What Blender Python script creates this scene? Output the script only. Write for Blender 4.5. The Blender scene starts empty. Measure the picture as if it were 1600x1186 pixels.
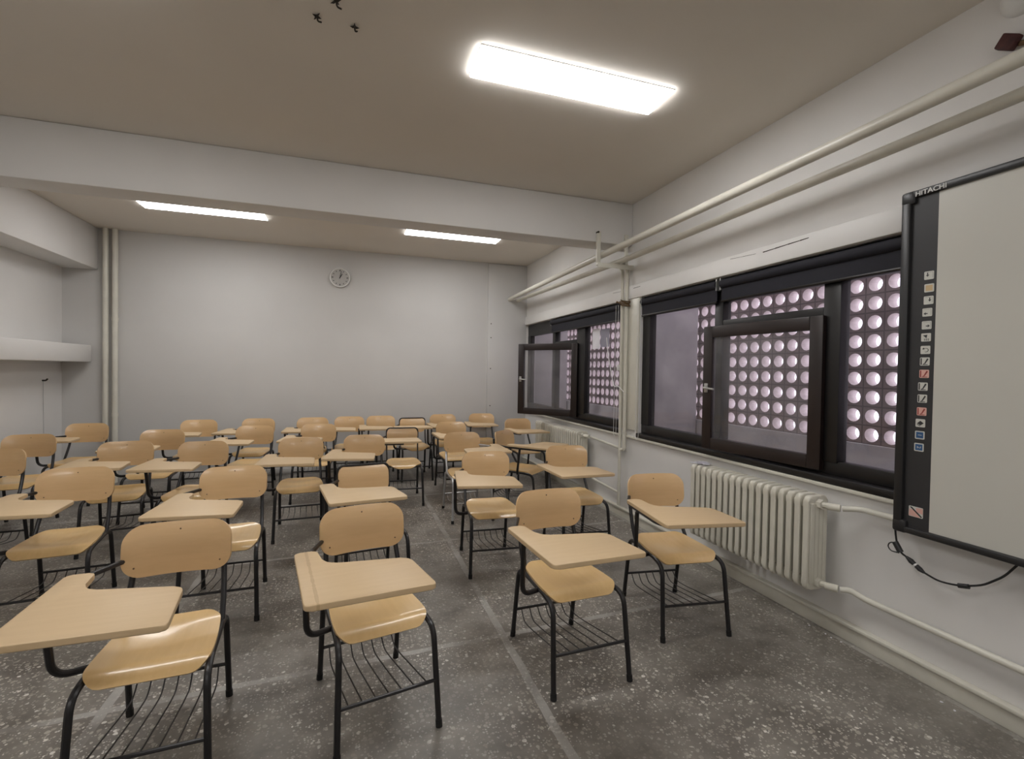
import bpy, bmesh, math, random
from mathutils import Vector, Matrix
random.seed(7)
S = bpy.context.scene
COL = S.collection

# ------------------------------------------------------------------ camera
IMG_W, FPX = 1600.0, 756.7
cd = bpy.data.cameras.new('camera'); cam = bpy.data.objects.new('camera', cd); COL.objects.link(cam)
cd.sensor_fit = 'HORIZONTAL'; cd.sensor_width = 36.0
cd.lens = FPX / IMG_W * 36.0; cd.clip_start = 0.02; cd.clip_end = 200
yw, pt, rl = math.radians(18.39), math.radians(-1.003), math.radians(0.915)
fw = Vector((math.sin(yw)*math.cos(pt), math.cos(yw)*math.cos(pt), math.sin(pt)))
rt0 = Vector((math.cos(yw), -math.sin(yw), 0)); up0 = rt0.cross(fw)
rt = rt0*math.cos(rl) + up0*math.sin(rl); up = -rt0*math.sin(rl) + up0*math.cos(rl)
M = Matrix((rt, up, -fw)).transposed().to_4x4(); M.translation = (0, 0, 1.496)
cam.matrix_world = M
S.camera = cam

# ------------------------------------------------------------------ world, light levels, exposure
PANEL_E = 23.0        # radiance of the LED ceiling panels
SKY = ((0.88, 0.84, 0.96, 1), 2.6)   # hazy daylight outside the windows
w = bpy.data.worlds.new('sky'); S.world = w; w.use_nodes = True
bg = w.node_tree.nodes['Background']; bg.inputs[0].default_value = SKY[0]; bg.inputs[1].default_value = SKY[1]
S.view_settings.view_transform = 'Standard'; S.view_settings.look = 'None'
S.view_settings.gamma = 1.0; S.view_settings.use_curve_mapping = False
S.view_settings.exposure = 0.0

# ------------------------------------------------------------------ room dimensions
XR, XL, YB, YF, H = 2.70, -3.40, 7.45, -2.30, 3.205
ZS, ZH = 0.86, 2.24          # window sill and head

# ------------------------------------------------------------------ materials
def nt_mat(name):
    m = bpy.data.materials.new(name); m.use_nodes = True
    return m, m.node_tree, m.node_tree.nodes['Principled BSDF']
def N(t, kind, **kw):
    n = t.nodes.new(kind)
    for k, v in kw.items(): setattr(n, k, v)
    return n
def ramp(t, fac, stops):
    r = N(t, 'ShaderNodeValToRGB'); e = r.color_ramp.elements
    while len(e) < len(stops): e.new(0.5)
    for el, (p, c) in zip(e, stops): el.position = p; el.color = c
    t.links.new(fac, r.inputs[0]); return r
def c4(c): return (c[0], c[1], c[2], 1)
def coords(t, scale=(1, 1, 1)):
    tc = N(t, 'ShaderNodeTexCoord'); mp = N(t, 'ShaderNodeMapping'); mp.inputs['Scale'].default_value = scale
    t.links.new(tc.outputs['Object'], mp.inputs[0]); return mp.outputs[0]
def noise(t, vec, scale, detail=4, rough=0.5):
    n = N(t, 'ShaderNodeTexNoise'); n.inputs['Scale'].default_value = scale
    n.inputs['Detail'].default_value = detail; n.inputs['Roughness'].default_value = rough
    t.links.new(vec, n.inputs['Vector']); return n.outputs[0]
def bump(t, p, h, s, d=0.002):
    b = N(t, 'ShaderNodeBump'); b.inputs['Strength'].default_value = s; b.inputs['Distance'].default_value = d
    t.links.new(h, b.inputs['Height']); t.links.new(b.outputs[0], p.inputs['Normal'])
def mottled(name, c, var=0.06, scale=3, rough=0.6, bumpy=0.0, bscale=60, spec=0.5):
    m, t, p = nt_mat(name); v = coords(t)
    n = noise(t, v, scale, 5)
    lo = [x*(1-var) for x in c]; hi = [min(1, x*(1+var)) for x in c]
    r = ramp(t, n, [(0.3, c4(lo)), (0.7, c4(hi))]); t.links.new(r.outputs[0], p.inputs['Base Color'])
    p.inputs['Roughness'].default_value = rough; p.inputs['Specular IOR Level'].default_value = spec
    if bumpy: bump(t, p, noise(t, v, bscale, 3), bumpy)
    return m
def wood(name, lo, hi, rough, axis='x', coat=0.0, streak=None):
    m, t, p = nt_mat(name)
    sc = {'x': (1.2, 22, 22), 'y': (22, 1.2, 22)}[axis]
    v = coords(t, sc)
    n = noise(t, v, 2.2, 6, 0.6)
    v2 = coords(t); n2 = noise(t, v2, 3.0, 3)
    mx = N(t, 'ShaderNodeMath', operation='MULTIPLY_ADD'); mx.inputs[1].default_value = 0.6; t.links.new(n, mx.inputs[0])
    ml = N(t, 'ShaderNodeMath', operation='MULTIPLY'); ml.inputs[1].default_value = 0.4; t.links.new(n2, ml.inputs[0])
    t.links.new(ml.outputs[0], mx.inputs[2])
    oi = N(t, 'ShaderNodeObjectInfo')
    ad = N(t, 'ShaderNodeMath', operation='MULTIPLY_ADD'); ad.inputs[1].default_value = 0.16; ad.inputs[2].default_value = -0.08
    t.links.new(oi.outputs['Random'], ad.inputs[0])
    sm = N(t, 'ShaderNodeMath', operation='ADD'); t.links.new(mx.outputs[0], sm.inputs[0]); t.links.new(ad.outputs[0], sm.inputs[1])
    r = ramp(t, sm.outputs[0], [(0.3, c4(lo)), (0.7, c4(hi))])
    out = r.outputs[0]
    if streak:                                   # a worn brown groove along the arm strip of one tablet
        tc = N(t, 'ShaderNodeTexCoord'); sp = N(t, 'ShaderNodeSeparateXYZ'); t.links.new(tc.outputs['Object'], sp.inputs[0])
        a = N(t, 'ShaderNodeMath', operation='ADD'); a.inputs[1].default_value = -streak; t.links.new(sp.outputs[0], a.inputs[0])
        b = N(t, 'ShaderNodeMath', operation='ABSOLUTE'); t.links.new(a.outputs[0], b.inputs[0])
        nn = noise(t, coords(t, (4, 14, 1)), 3, 4)
        q = N(t, 'ShaderNodeMath', operation='MULTIPLY'); q.inputs[1].default_value = 0.011; t.links.new(nn, q.inputs[0])
        ls = N(t, 'ShaderNodeMath', operation='LESS_THAN'); t.links.new(b.outputs[0], ls.inputs[0]); t.links.new(q.outputs[0], ls.inputs[1])
        ml2 = N(t, 'ShaderNodeMath', operation='MULTIPLY'); ml2.inputs[1].default_value = 0.3; t.links.new(ls.outputs[0], ml2.inputs[0])
        mix = N(t, 'ShaderNodeMix', data_type='RGBA'); t.links.new(ml2.outputs[0], mix.inputs[0]); t.links.new(out, mix.inputs[6])
        mix.inputs[7].default_value = (0.30, 0.17, 0.06, 1); out = mix.outputs[2]
    t.links.new(out, p.inputs['Base Color']); p.inputs['Roughness'].default_value = rough
    p.inputs['Coat Weight'].default_value = coat; p.inputs['Coat Roughness'].default_value = 0.14
    return m
def plain(name, c, rough=0.5, metal=0.0, var=0.05):
    m = mottled(name, c, var, 8, rough); m.node_tree.nodes['Principled BSDF'].inputs['Metallic'].default_value = metal
    return m
MT = {}
MT['wall'] = mottled('wall_paint', (0.735, 0.72, 0.70), 0.03, 1.2, 0.55, 0.15, 45)
MT['wall_grey'] = mottled('back_wall_grey_paint', (0.615, 0.605, 0.59), 0.03, 1.2, 0.55, 0.15, 45)
MT['wall_lower'] = mottled('window_wall_paint', (0.76, 0.745, 0.725), 0.04, 1.6, 0.5, 0.12, 40)
MT['ceil'] = mottled('ceiling_paint', (0.74, 0.695, 0.63), 0.03, 0.8, 0.8)
MT['cream'] = mottled('cream_gloss_paint', (0.66, 0.64, 0.56), 0.06, 6, 0.35)
MT['pipe'] = mottled('pipe_paint', (0.68, 0.66, 0.58), 0.07, 5, 0.35)
MT['black'] = plain('black_tube_metal', (0.012, 0.011, 0.012), 0.38)
MT['silver'] = plain('bare_steel', (0.55, 0.55, 0.56), 0.35, 0.8)
MT['rubber'] = plain('rubber', (0.01, 0.01, 0.01), 0.7)
MT['seat'] = wood('seat_beech', (0.70, 0.47, 0.21), (0.78, 0.54, 0.26), 0.32, 'y', 0.5)
MT['back'] = wood('back_beech', (0.67, 0.435, 0.215), (0.75, 0.50, 0.255), 0.33, 'x', 0.6)
MT['tab'] = wood('tablet_laminate', (0.64, 0.465, 0.27), (0.70, 0.52, 0.31), 0.45, 'x')
MT['tab_worn'] = wood('worn_tablet_laminate', (0.64, 0.465, 0.27), (0.70, 0.52, 0.31), 0.45, 'x', streak=-0.285)
MT['frame'] = mottled('window_frame_black', (0.009, 0.008, 0.008), 0.2, 6, 0.4)
MT['casement'] = mottled('casement_brown', (0.017, 0.010, 0.009), 0.2, 6, 0.42)
MT['blind'] = mottled('blind_navy_fabric', (0.010, 0.010, 0.017), 0.1, 30, 0.8)
MT['rad'] = mottled('radiator_enamel', (0.68, 0.655, 0.565), 0.05, 9, 0.35)
MT['steel'] = plain('dull_steel', (0.5, 0.5, 0.48), 0.35, 0.7)
MT['rust'] = mottled('rusty_wire', (0.13, 0.075, 0.03), 0.4, 30, 0.8)
MT['redbrown'] = mottled('oxide_clamp', (0.07, 0.02, 0.018), 0.4, 30, 0.7)
MT['screw'] = plain('screw_brown', (0.16, 0.09, 0.045), 0.5)
MT['dark'] = plain('dark_mark', (0.035, 0.028, 0.02), 0.8)
MT['brd_black'] = plain('board_border', (0.028, 0.028, 0.030), 0.5)
MT['brd_frame'] = plain('board_frame', (0.02, 0.02, 0.021), 0.4)
MT['brd_white'] = mottled('whiteboard_surface', (0.60, 0.59, 0.535), 0.015, 2, 0.35)
MT['white'] = plain('white_plastic', (0.75, 0.75, 0.73), 0.5)
MT['paper'] = plain('white_paper', (0.80, 0.79, 0.84), 0.9)
MT['silver_text'] = plain('silver_lettering', (0.62, 0.62, 0.60), 0.4)
MT['tile_tan'] = plain('tan_icon', (0.60, 0.44, 0.24), 0.5)
MT['tile_pink'] = plain('pink_icon', (0.72, 0.42, 0.36), 0.5)
MT['tile_white'] = plain('white_icon', (0.62, 0.62, 0.57), 0.5)
MT['tile_blue'] = plain('blue_icon', (0.03, 0.10, 0.24), 0.5)
MT['ink'] = plain('icon_ink', (0.03, 0.03, 0.032), 0.5)
MT['ink_red'] = plain('icon_ink_red', (0.30, 0.05, 0.04), 0.5)
MT['clock_face'] = plain('clock_dial', (0.50, 0.49, 0.47), 0.3)
MT['clock_rim'] = plain('clock_rim', (0.42, 0.41, 0.40), 0.3)
MT['brick'] = mottled('claustra_block', (0.46, 0.30, 0.28), 0.22, 5, 0.9, 0.3, 40)
MT['hole_lit'] = mottled('hole_inside_painted_light', (0.74, 0.66, 0.66), 0.08, 30, 0.8)  # block hole insides: bright daylight painted in as a paler base colour
MT['concrete'] = mottled('outside_concrete', (0.47, 0.445, 0.45), 0.14, 4, 0.9, 0.2, 30)
MT['floor_strip'] = mottled('strip', (0.3, 0.3, 0.3), 0.1, 4, 0.5)

def make_floor():
    m, t, p = nt_mat('terrazzo_floor'); v = coords(t)
    L = t.links.new
    def math_(op, a, b=None, c=None):
        n = N(t, 'ShaderNodeMath', operation=op)
        for i, x in enumerate((a, b, c)):
            if x is None: continue
            if isinstance(x, (int, float)): n.inputs[i].default_value = x
            else: L(x, n.inputs[i])
        return n.outputs[0]
    def mixc(f, a, b):
        n = N(t, 'ShaderNodeMix', data_type='RGBA')
        if isinstance(f, (int, float)): n.inputs[0].default_value = f
        else: L(f, n.inputs[0])
        for i, x in ((6, a), (7, b)):
            if isinstance(x, tuple): n.inputs[i].default_value = x
            else: L(x, n.inputs[i])
        return n.outputs[2]
    # warp coordinates slightly so that chips are irregular
    wn = N(t, 'ShaderNodeTexNoise'); wn.inputs['Scale'].default_value = 60; L(v, wn.inputs['Vector'])
    wv = N(t, 'ShaderNodeMix', data_type='RGBA'); wv.inputs[0].default_value = 0.008; L(v, wv.inputs[6]); L(wn.outputs[1], wv.inputs[7])
    def chips(scale, keep, size):
        vo = N(t, 'ShaderNodeTexVoronoi'); vo.inputs['Scale'].default_value = scale; L(wv.outputs[2], vo.inputs['Vector'])
        sp = N(t, 'ShaderNodeSeparateColor'); L(vo.outputs['Color'], sp.inputs[0])
        a = math_('LESS_THAN', vo.outputs['Distance'], math_('MULTIPLY_ADD', sp.outputs[1], size*0.6, size*0.55))
        b = math_('LESS_THAN', sp.outputs[0], keep)
        return math_('MULTIPLY', a, b), sp.outputs[2]
    big = noise(t, v, 1.1, 6, 0.62)                    # worn patches where more chips show
    pat = ramp(t, big, [(0.40, (0.05, 0.05, 0.05, 1)), (0.58, (1, 1, 1, 1))])
    med = noise(t, v, 4.5, 5, 0.6)
    base = ramp(t, med, [(0.22, (0.095, 0.083, 0.070, 1)), (0.78, (0.29, 0.268, 0.238, 1))]).outputs[0]
    c1, r1 = chips(46, 0.45, 0.44)
    c2, r2 = chips(88, 0.45, 0.42)
    ccol = ramp(t, r1, [(0.0, (0.30, 0.27, 0.225, 1)), (0.6, (0.54, 0.50, 0.44, 1)), (1.0, (0.80, 0.77, 0.71, 1))]).outputs[0]
    f1 = math_('MULTIPLY', c1, math_('MULTIPLY_ADD', pat.outputs[0], 0.85, 0.12))
    f2 = math_('MULTIPLY', c2, math_('MULTIPLY_ADD', pat.outputs[0], 0.70, 0.10))
    col = mixc(f2, base, ccol); col = mixc(f1, col, ccol)
    # grout strips
    sp = N(t, 'ShaderNodeSeparateXYZ'); L(v, sp.inputs[0])
    wob = noise(t, v, 5, 3)
    wo = math_('MULTIPLY_ADD', wob, 0.02, -0.01)
    def strip(co, off, pitch, hw):
        a = math_('ADD', math_('ADD', co, -off + 50*pitch), wo)
        b = math_('SUBTRACT', math_('MODULO', math_('ADD', a, pitch/2), pitch), pitch/2)
        return math_('LESS_THAN', math_('ABSOLUTE', b), hw)
    slant = math_('MULTIPLY_ADD', sp.outputs[0], -0.045, sp.outputs[1])
    sx = strip(sp.outputs[0], 0.83, 1.83, 0.021); sy = strip(slant, 2.55, 1.60, 0.019)
    st = math_('MAXIMUM', sx, sy)
    wear = ramp(t, noise(t, v, 2.3, 4), [(0.40, (0.15, 0.15, 0.15, 1)), (0.60, (0.85, 0.85, 0.85, 1))]).outputs[0]
    col = mixc(math_('MULTIPLY', st, wear), col, (0.42, 0.405, 0.38, 1))
    L(col, p.inputs['Base Color'])
    rg = ramp(t, med, [(0.2, (0.30, 0.30, 0.30, 1)), (0.8, (0.44, 0.44, 0.44, 1))]); L(rg.outputs[0], p.inputs['Roughness'])
    p.inputs['Specular IOR Level'].default_value = 0.4
    return m
MT['floor'] = make_floor()

def make_glass(name, haze):
    m = bpy.data.materials.new(name); m.use_nodes = True; t = m.node_tree; t.nodes.clear()
    out = N(t, 'ShaderNodeOutputMaterial'); tr = N(t, 'ShaderNodeBsdfTransparent'); gl = N(t, 'ShaderNodeBsdfGlossy')
    gl.inputs['Roughness'].default_value = 0.02; tr.inputs[0].default_value = (0.93, 0.93, 0.94, 1)
    lw = N(t, 'ShaderNodeLayerWeight'); lw.inputs[0].default_value = 0.5
    pw = N(t, 'ShaderNodeMath', operation='POWER'); pw.inputs[1].default_value = 5.0; t.links.new(lw.outputs['Facing'], pw.inputs[0])
    fr = N(t, 'ShaderNodeMath', operation='MULTIPLY_ADD'); fr.inputs[1].default_value = 0.6; fr.inputs[2].default_value = 0.03; t.links.new(pw.outputs[0], fr.inputs[0])
    mx = N(t, 'ShaderNodeMixShader'); t.links.new(fr.outputs[0], mx.inputs[0]); t.links.new(tr.outputs[0], mx.inputs[1]); t.links.new(gl.outputs[0], mx.inputs[2])
    df = N(t, 'ShaderNodeBsdfDiffuse'); df.inputs[0].default_value = (0.55, 0.53, 0.55, 1)
    n = noise(t, coords(t), 3, 5); r = ramp(t, n, [(0.3, c4([haze*0.5]*3)), (0.75, c4([haze*1.5]*3))])
    m2 = N(t, 'ShaderNodeMixShader'); t.links.new(r.outputs[0], m2.inputs[0]); t.links.new(mx.outputs[0], m2.inputs[1]); t.links.new(df.outputs[0], m2.inputs[2])
    t.links.new(m2.outputs[0], out.inputs[0]); return m
MT['glass'] = make_glass('dusty_glass', 0.10)
MT['glass_clean'] = make_glass('window_glass', 0.04)
mE = bpy.data.materials.new('led_diffuser'); mE.use_nodes = True; t = mE.node_tree; t.nodes.clear()
o_ = N(t, 'ShaderNodeOutputMaterial'); e_ = N(t, 'ShaderNodeEmission'); e_.inputs[0].default_value = (1.0, 0.985, 0.975, 1); e_.inputs[1].default_value = PANEL_E
t.links.new(e_.outputs[0], o_.inputs[0]); MT['led'] = mE

# ------------------------------------------------------------------ mesh helpers
def add_box(bm, x0, y0, z0, x1, y1, z1, bev=0.0, seg=2):
    vs = [bm.verts.new(c) for c in ((x0,y0,z0),(x1,y0,z0),(x1,y1,z0),(x0,y1,z0),(x0,y0,z1),(x1,y0,z1),(x1,y1,z1),(x0,y1,z1))]
    fs = [bm.faces.new([vs[i] for i in f]) for f in ((0,3,2,1),(4,5,6,7),(0,1,5,4),(1,2,6,5),(2,3,7,6),(3,0,4,7))]
    if bev:
        es = list({e for f in fs for e in f.edges})
        bmesh.ops.bevel(bm, geom=es, offset=bev, segments=seg, profile=0.5, affect='EDGES')
def fillet(pts, r, n=6):
    pts = [Vector(p) for p in pts]
    if r <= 0 or len(pts) < 3: return pts
    out = [pts[0]]
    for a, b, c in zip(pts, pts[1:], pts[2:]):
        d1 = (a-b); d2 = (c-b); k = min(r, d1.length*0.49, d2.length*0.49)
        p1 = b + d1.normalized()*k; p2 = b + d2.normalized()*k
        for i in range(n+1):
            u = i/n; out.append(p1*(1-u)**2 + b*2*u*(1-u) + p2*u*u)
    out.append(pts[-1]); return out
def add_tube(bm, pts, r, seg=10, fil=0.0, cap=True, closed=False):
    pts = fillet(pts, fil) if fil else [Vector(p) for p in pts]
    n = len(pts); rings = []; ref = None
    for i, p in enumerate(pts):
        if closed: tg = (pts[(i+1) % n] - pts[i-1]).normalized()
        else: tg = (pts[min(i+1, n-1)] - pts[max(i-1, 0)]).normalized()
        if ref is None:
            ref = Vector((0, 0, 1)) if abs(tg.z) < 0.9 else Vector((1, 0, 0))
        ref = (ref - tg*ref.dot(tg)).normalized(); b = tg.cross(ref)
        rr = r[i] if isinstance(r, (list, tuple)) else r
        rings.append([bm.verts.new(p + (ref*math.cos(2*math.pi*k/seg) + b*math.sin(2*math.pi*k/seg))*rr) for k in range(seg)])
    rng = range(n if closed else n-1)
    for i in rng:
        A, B = rings[i], rings[(i+1) % n]
        for k in range(seg): bm.faces.new((A[k], A[(k+1) % seg], B[(k+1) % seg], B[k]))
    if cap and not closed:
        bm.faces.new(rings[0][::-1]); bm.faces.new(rings[-1])
def round_poly(pts, radii, n=6):
    m = len(pts); out = []
    for i, b in enumerate(pts):
        b = Vector(b); a = Vector(pts[i-1]); c = Vector(pts[(i+1) % m]); r = radii[i] if isinstance(radii, (list, tuple)) else radii
        d1 = a-b; d2 = c-b; k = min(r, d1.length*0.49, d2.length*0.49)
        p1 = b + d1.normalized()*k; p2 = b + d2.normalized()*k
        for j in range(n+1):
            u = j/n; out.append(p1*(1-u)**2 + b*2*u*(1-u) + p2*u*u)
    return out
def add_prism(bm, poly, z0, z1, bev=0.0, seg=2):
    lo = [bm.verts.new((p[0], p[1], z0)) for p in poly]; hi = [bm.verts.new((p[0], p[1], z1)) for p in poly]
    f0 = bm.faces.new(lo[::-1]); f1 = bm.faces.new(hi); n = len(poly)
    for i in range(n): bm.faces.new((lo[i], lo[(i+1) % n], hi[(i+1) % n], hi[i]))
    if bev:
        bmesh.ops.bevel(bm, geom=list(f0.edges)+list(f1.edges), offset=bev, segments=seg, profile=0.5, affect='EDGES')
def add_grid(bm, nu, nv, fn, thick):
    """closed plywood shell: fn(u,v)->(point, normal)"""
    top = []; bot = []
    for i in range(nu+1):
        a = []; b = []
        for j in range(nv+1):
            p, nrm = fn(i/nu, j/nv); p = Vector(p); nrm = Vector(nrm).normalized()
            a.append(bm.verts.new(p)); b.append(bm.verts.new(p - nrm*thick))
        top.append(a); bot.append(b)
    for i in range(nu):
        for j in range(nv):
            bm.faces.new((top[i][j], top[i+1][j], top[i+1][j+1], top[i][j+1]))
            bm.faces.new((bot[i][j], bot[i][j+1], bot[i+1][j+1], bot[i+1][j]))
    for i in range(nu):
        bm.faces.new((top[i][0], bot[i][0], bot[i+1][0], top[i+1][0])); bm.faces.new((top[i+1][nv], bot[i+1][nv], bot[i][nv], top[i][nv]))
    for j in range(nv):
        bm.faces.new((top[0][j+1], bot[0][j+1], bot[0][j], top[0][j])); bm.faces.new((top[nu][j], bot[nu][j], bot[nu][j+1], top[nu][j+1]))
def obj(name, bm, mat, parent=None, smooth=35):
    bmesh.ops.recalc_face_normals(bm, faces=bm.faces[:])
    me = bpy.data.meshes.new(name); bm.to_mesh(me); bm.free()
    me.materials.append(MT[mat] if isinstance(mat, str) else mat)
    if smooth:
        me.polygons.foreach_set('use_smooth', [True]*len(me.polygons)); me.set_sharp_from_angle(angle=math.radians(smooth))
    o = bpy.data.objects.new(name, me); COL.objects.link(o)
    if parent: o.parent = parent
    return o
def B(): return bmesh.new()
def box_obj(name, mat, dims, parent=None, bev=0.0):
    bm = B(); add_box(bm, *dims, bev=bev); return obj(name, bm, mat, parent)
def tube_obj(name, mat, pts, r, parent=None, seg=10, fil=0.0):
    bm = B(); add_tube(bm, pts, r, seg, fil); return obj(name, bm, mat, parent)
def tag(o, label, cat, group=None):
    o['label'] = label; o['category'] = cat
    if group: o['group'] = group
    return o
def thing(name, label, cat, loc=(0, 0, 0), rz=0.0, group=None):
    o = bpy.data.objects.new(name, None); COL.objects.link(o); o.location = loc; o.rotation_euler = (0, 0, rz)
    o.empty_display_size = 0.1
    return tag(o, label, cat, group)
def struct(o): o['kind'] = 'structure'; return o
def copy_tree(o, parent=None):
    c = o.copy(); COL.objects.link(c)
    if parent is not None: c.parent = parent
    for ch in list(o.children): copy_tree(ch, c)
    return c

# ================================================================== ROOM SHELL
struct(box_obj('floor', 'floor', (XL-0.2, YF-0.2, -0.12, XR+0.16, YB+0.2, 0)))
struct(box_obj('ceiling', 'ceil', (XL-0.2, YF-0.2, H, XR+0.16, YB+0.2, H+0.15)))
struct(box_obj('wall_back', 'wall_grey', (XL-0.2, YB, 0, XR+0.16, YB+0.2, H)))
struct(box_obj('wall_left', 'wall', (XL-0.2, YF, 0, XL, YB, H)))
struct(box_obj('wall_front', 'wall', (XL-0.2, YF-0.2, 0, XR+0.16, YF, H)))
W1 = (1.18, 4.14); W2 = (4.46, 7.41)     # the two window openings along the right wall
bm = B()
add_box(bm, XR, YF, 0, XR+0.16, YB, ZS)                   # below the sills
add_box(bm, XR, YF, ZH, XR+0.16, YB, H)                   # above the heads
for y0, y1 in ((YF, W1[0]), (W1[1], W2[0]), (W2[1], YB)): add_box(bm, XR, y0, ZS, XR+0.16, y1, ZH)
struct(obj('wall_right', bm, 'wall_lower'))
BY0, BY1, BZ = 4.31, 4.58, 2.785
struct(box_obj('trim_1', 'wall', (XL, BY0, BZ, XR, BY1, H), bev=0.012))                       # beam across the room
bm = B(); add_box(bm, XL, YF, 2.685, -3.03, BY0, H, bev=0.012); add_box(bm, XL, BY1, 2.685, -3.03, YB, H, bev=0.012)
add_box(bm, XL, BY0, 2.685, -3.03, BY1, BZ)
struct(obj('trim_2', bm, 'wall'))                                                            # soffit along the left wall
struct(box_obj('trim_3', 'wall', (XL, YF, 1.525, -3.075, 7.40, 1.735), bev=0.012))            # boxed duct on the left wall
struct(box_obj('trim_4', 'wall_grey', (2.05, YB-0.035, 0, XR, YB, H-0.02), bev=0.004))             # shallow pier at the right end of the back wall
# lintel band over the windows, slightly proud, with paint cracks
lin = struct(box_obj('trim_5', 'wall_lower', (XR-0.035, W1[0]-0.3, ZH, XR, YB-0.035, 2.375), bev=0.012))
bm = B()
def crack(pts, wd):
    for (a, b) in zip(pts, pts[1:]):
        a = Vector(a); b = Vector(b); u = Vector((0, 0, wd))
        vs = [bm.verts.new(p) for p in (a-u, b-u*0.7, b+u*0.7, a+u)]; bm.faces.new(vs)
xc = XR-0.0362
crack([(xc, 2.92, 2.352), (xc, 2.80, 2.345), (xc, 2.68, 2.338)], 0.0014)
crack([(xc, 2.62, 2.335), (xc, 2.52, 2.338), (xc, 2.42, 2.341), (xc, 2.33, 2.343), (xc, 2.27, 2.345)], 0.0035)
crack([(xc, 4.62, 2.349), (xc, 4.45, 2.343), (xc, 4.40, 2.343)], 0.0016)
crack([(xc, 4.22, 2.340), (xc, 4.10, 2.341)], 0.0024)
obj('crack', bm, 'dark', lin, smooth=0)
# sill trim, baseboards
bm = B(); add_box(bm, XR-0.032, YF, 0.838, XR, YB, ZS, bev=0.004)
struct(obj('trim_6', bm, 'cream'))
bm = B(); add_box(bm, XR-0.028, YF, 0, XR, YB, 0.085, bev=0.004); add_box(bm, XR-0.045, YF, 0.085, XR, YB, 0.105, bev=0.006)
struct(obj('baseboard_right', bm, 'cream'))
struct(box_obj('baseboard_back', 'wall_grey', (XL, YB-0.015, 0, 2.04, YB, 0.08), bev=0.004))
struct(box_obj('baseboard_left', 'wall', (XL, YF, 0, XL+0.015, YB-0.02, 0.08), bev=0.004))
# panel covering the pier between the windows
struct(box_obj('trim_7', 'cream', (XR-0.022, 4.135, 0.925, XR, 4.47, ZH), bev=0.004))

# ------------------------------------------------------------------ windows
FX0, FX1 = 2.73, 2.80
def window(idx, y0, y1, ma, mb, cas_y, cas_w, cas_deg):
    """y0..y1 opening; ma, mb: near and far mullion (y ranges)"""
    root = bpy.data.objects.new('window_%d' % idx, None); COL.objects.link(root); struct(root)
    bm = B()
    add_box(bm, FX0, y0, 0.905, FX1, y1, 0.99, bev=0.006); add_box(bm, FX0, y0, 2.06, FX1, y1, ZH, bev=0.004)
    add_box(bm, FX0, y0, 0.99, FX1, y0+0.10, 2.06); add_box(bm, FX0, y1-0.12, 0.99, FX1, y1, 2.06)
    obj('frame', bm, 'frame', root)
    bm = B(); add_box(bm, FX0-0.01, ma[0], 0.98, FX1, ma[1], 2.07, bev=0.006); obj('mullion', bm, 'frame', root)
    bm = B(); add_box(bm, FX0-0.01, mb[0], 0.98, FX1, mb[1], 2.07, bev=0.006); obj('mullion', bm, 'frame', root)
    bm = B(); add_box(bm, FX0-0.01, ma[1], 1.83, FX1, mb[0], 1.915, bev=0.006); obj('transom', bm, 'frame', root)
    box_obj('sill', 'frame', (XR-0.03, y0-0.0, ZS, FX1+0.05, y1, 0.905), root, bev=0.008)
    for a, b, z0, z1 in ((y0+0.10, ma[0], 0.99, 2.06), (mb[1], y1-0.12, 0.99, 2.06), (ma[1], mb[0], 1.915, 2.06)):
        box_obj('pane', 'glass_clean', (2.766, a, z0, 2.770, b, z1), root)
    # casement, hinged at its near side and swung into the room
    ca = bpy.data.objects.new('casement', None); COL.objects.link(ca); ca.parent = root
    ca.location = (2.735, cas_y, 0); ca.rotation_euler = (0, 0, math.radians(cas_deg))
    z0, z1, f = 0.925, 1.862, 0.085
    bm = B()
    add_box(bm, -0.045, 0, z0, 0.0, f, z1, bev=0.006); add_box(bm, -0.045, cas_w-f, z0, 0.0, cas_w, z1, bev=0.006)
    add_box(bm, -0.045, f, z0, 0.0, cas_w-f, z0+f, bev=0.006); add_box(bm, -0.045, f, z1-f, 0.0, cas_w-f, z1, bev=0.006)
    obj('casement_frame', bm, 'casement', ca)
    box_obj('casement_pane', 'glass', (-0.025, f-0.005, z0+f-0.005, -0.020, cas_w-f+0.005, z1-f+0.005), ca)
    bm = B(); add_box(bm, -0.056, cas_w-0.058, 1.355, -0.045, cas_w-0.026, 1.425, bev=0.004)
    add_tube(bm, [(-0.052, cas_w-0.042, 1.392), (-0.085, cas_w-0.042, 1.392), (-0.092, cas_w-0.15, 1.384)], 0.008, 8, 0.015)
    obj('handle', bm, 'steel', ca)
    return root
win1 = window(1, W1[0], W1[1], (2.095, 2.205), (3.045, 3.135), 2.185, 0.93, 6)
win2 = window(2, W2[0], W2[1], (5.37, 5.59), (6.28, 6.38), 5.565, 0.85, 42)

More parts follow.
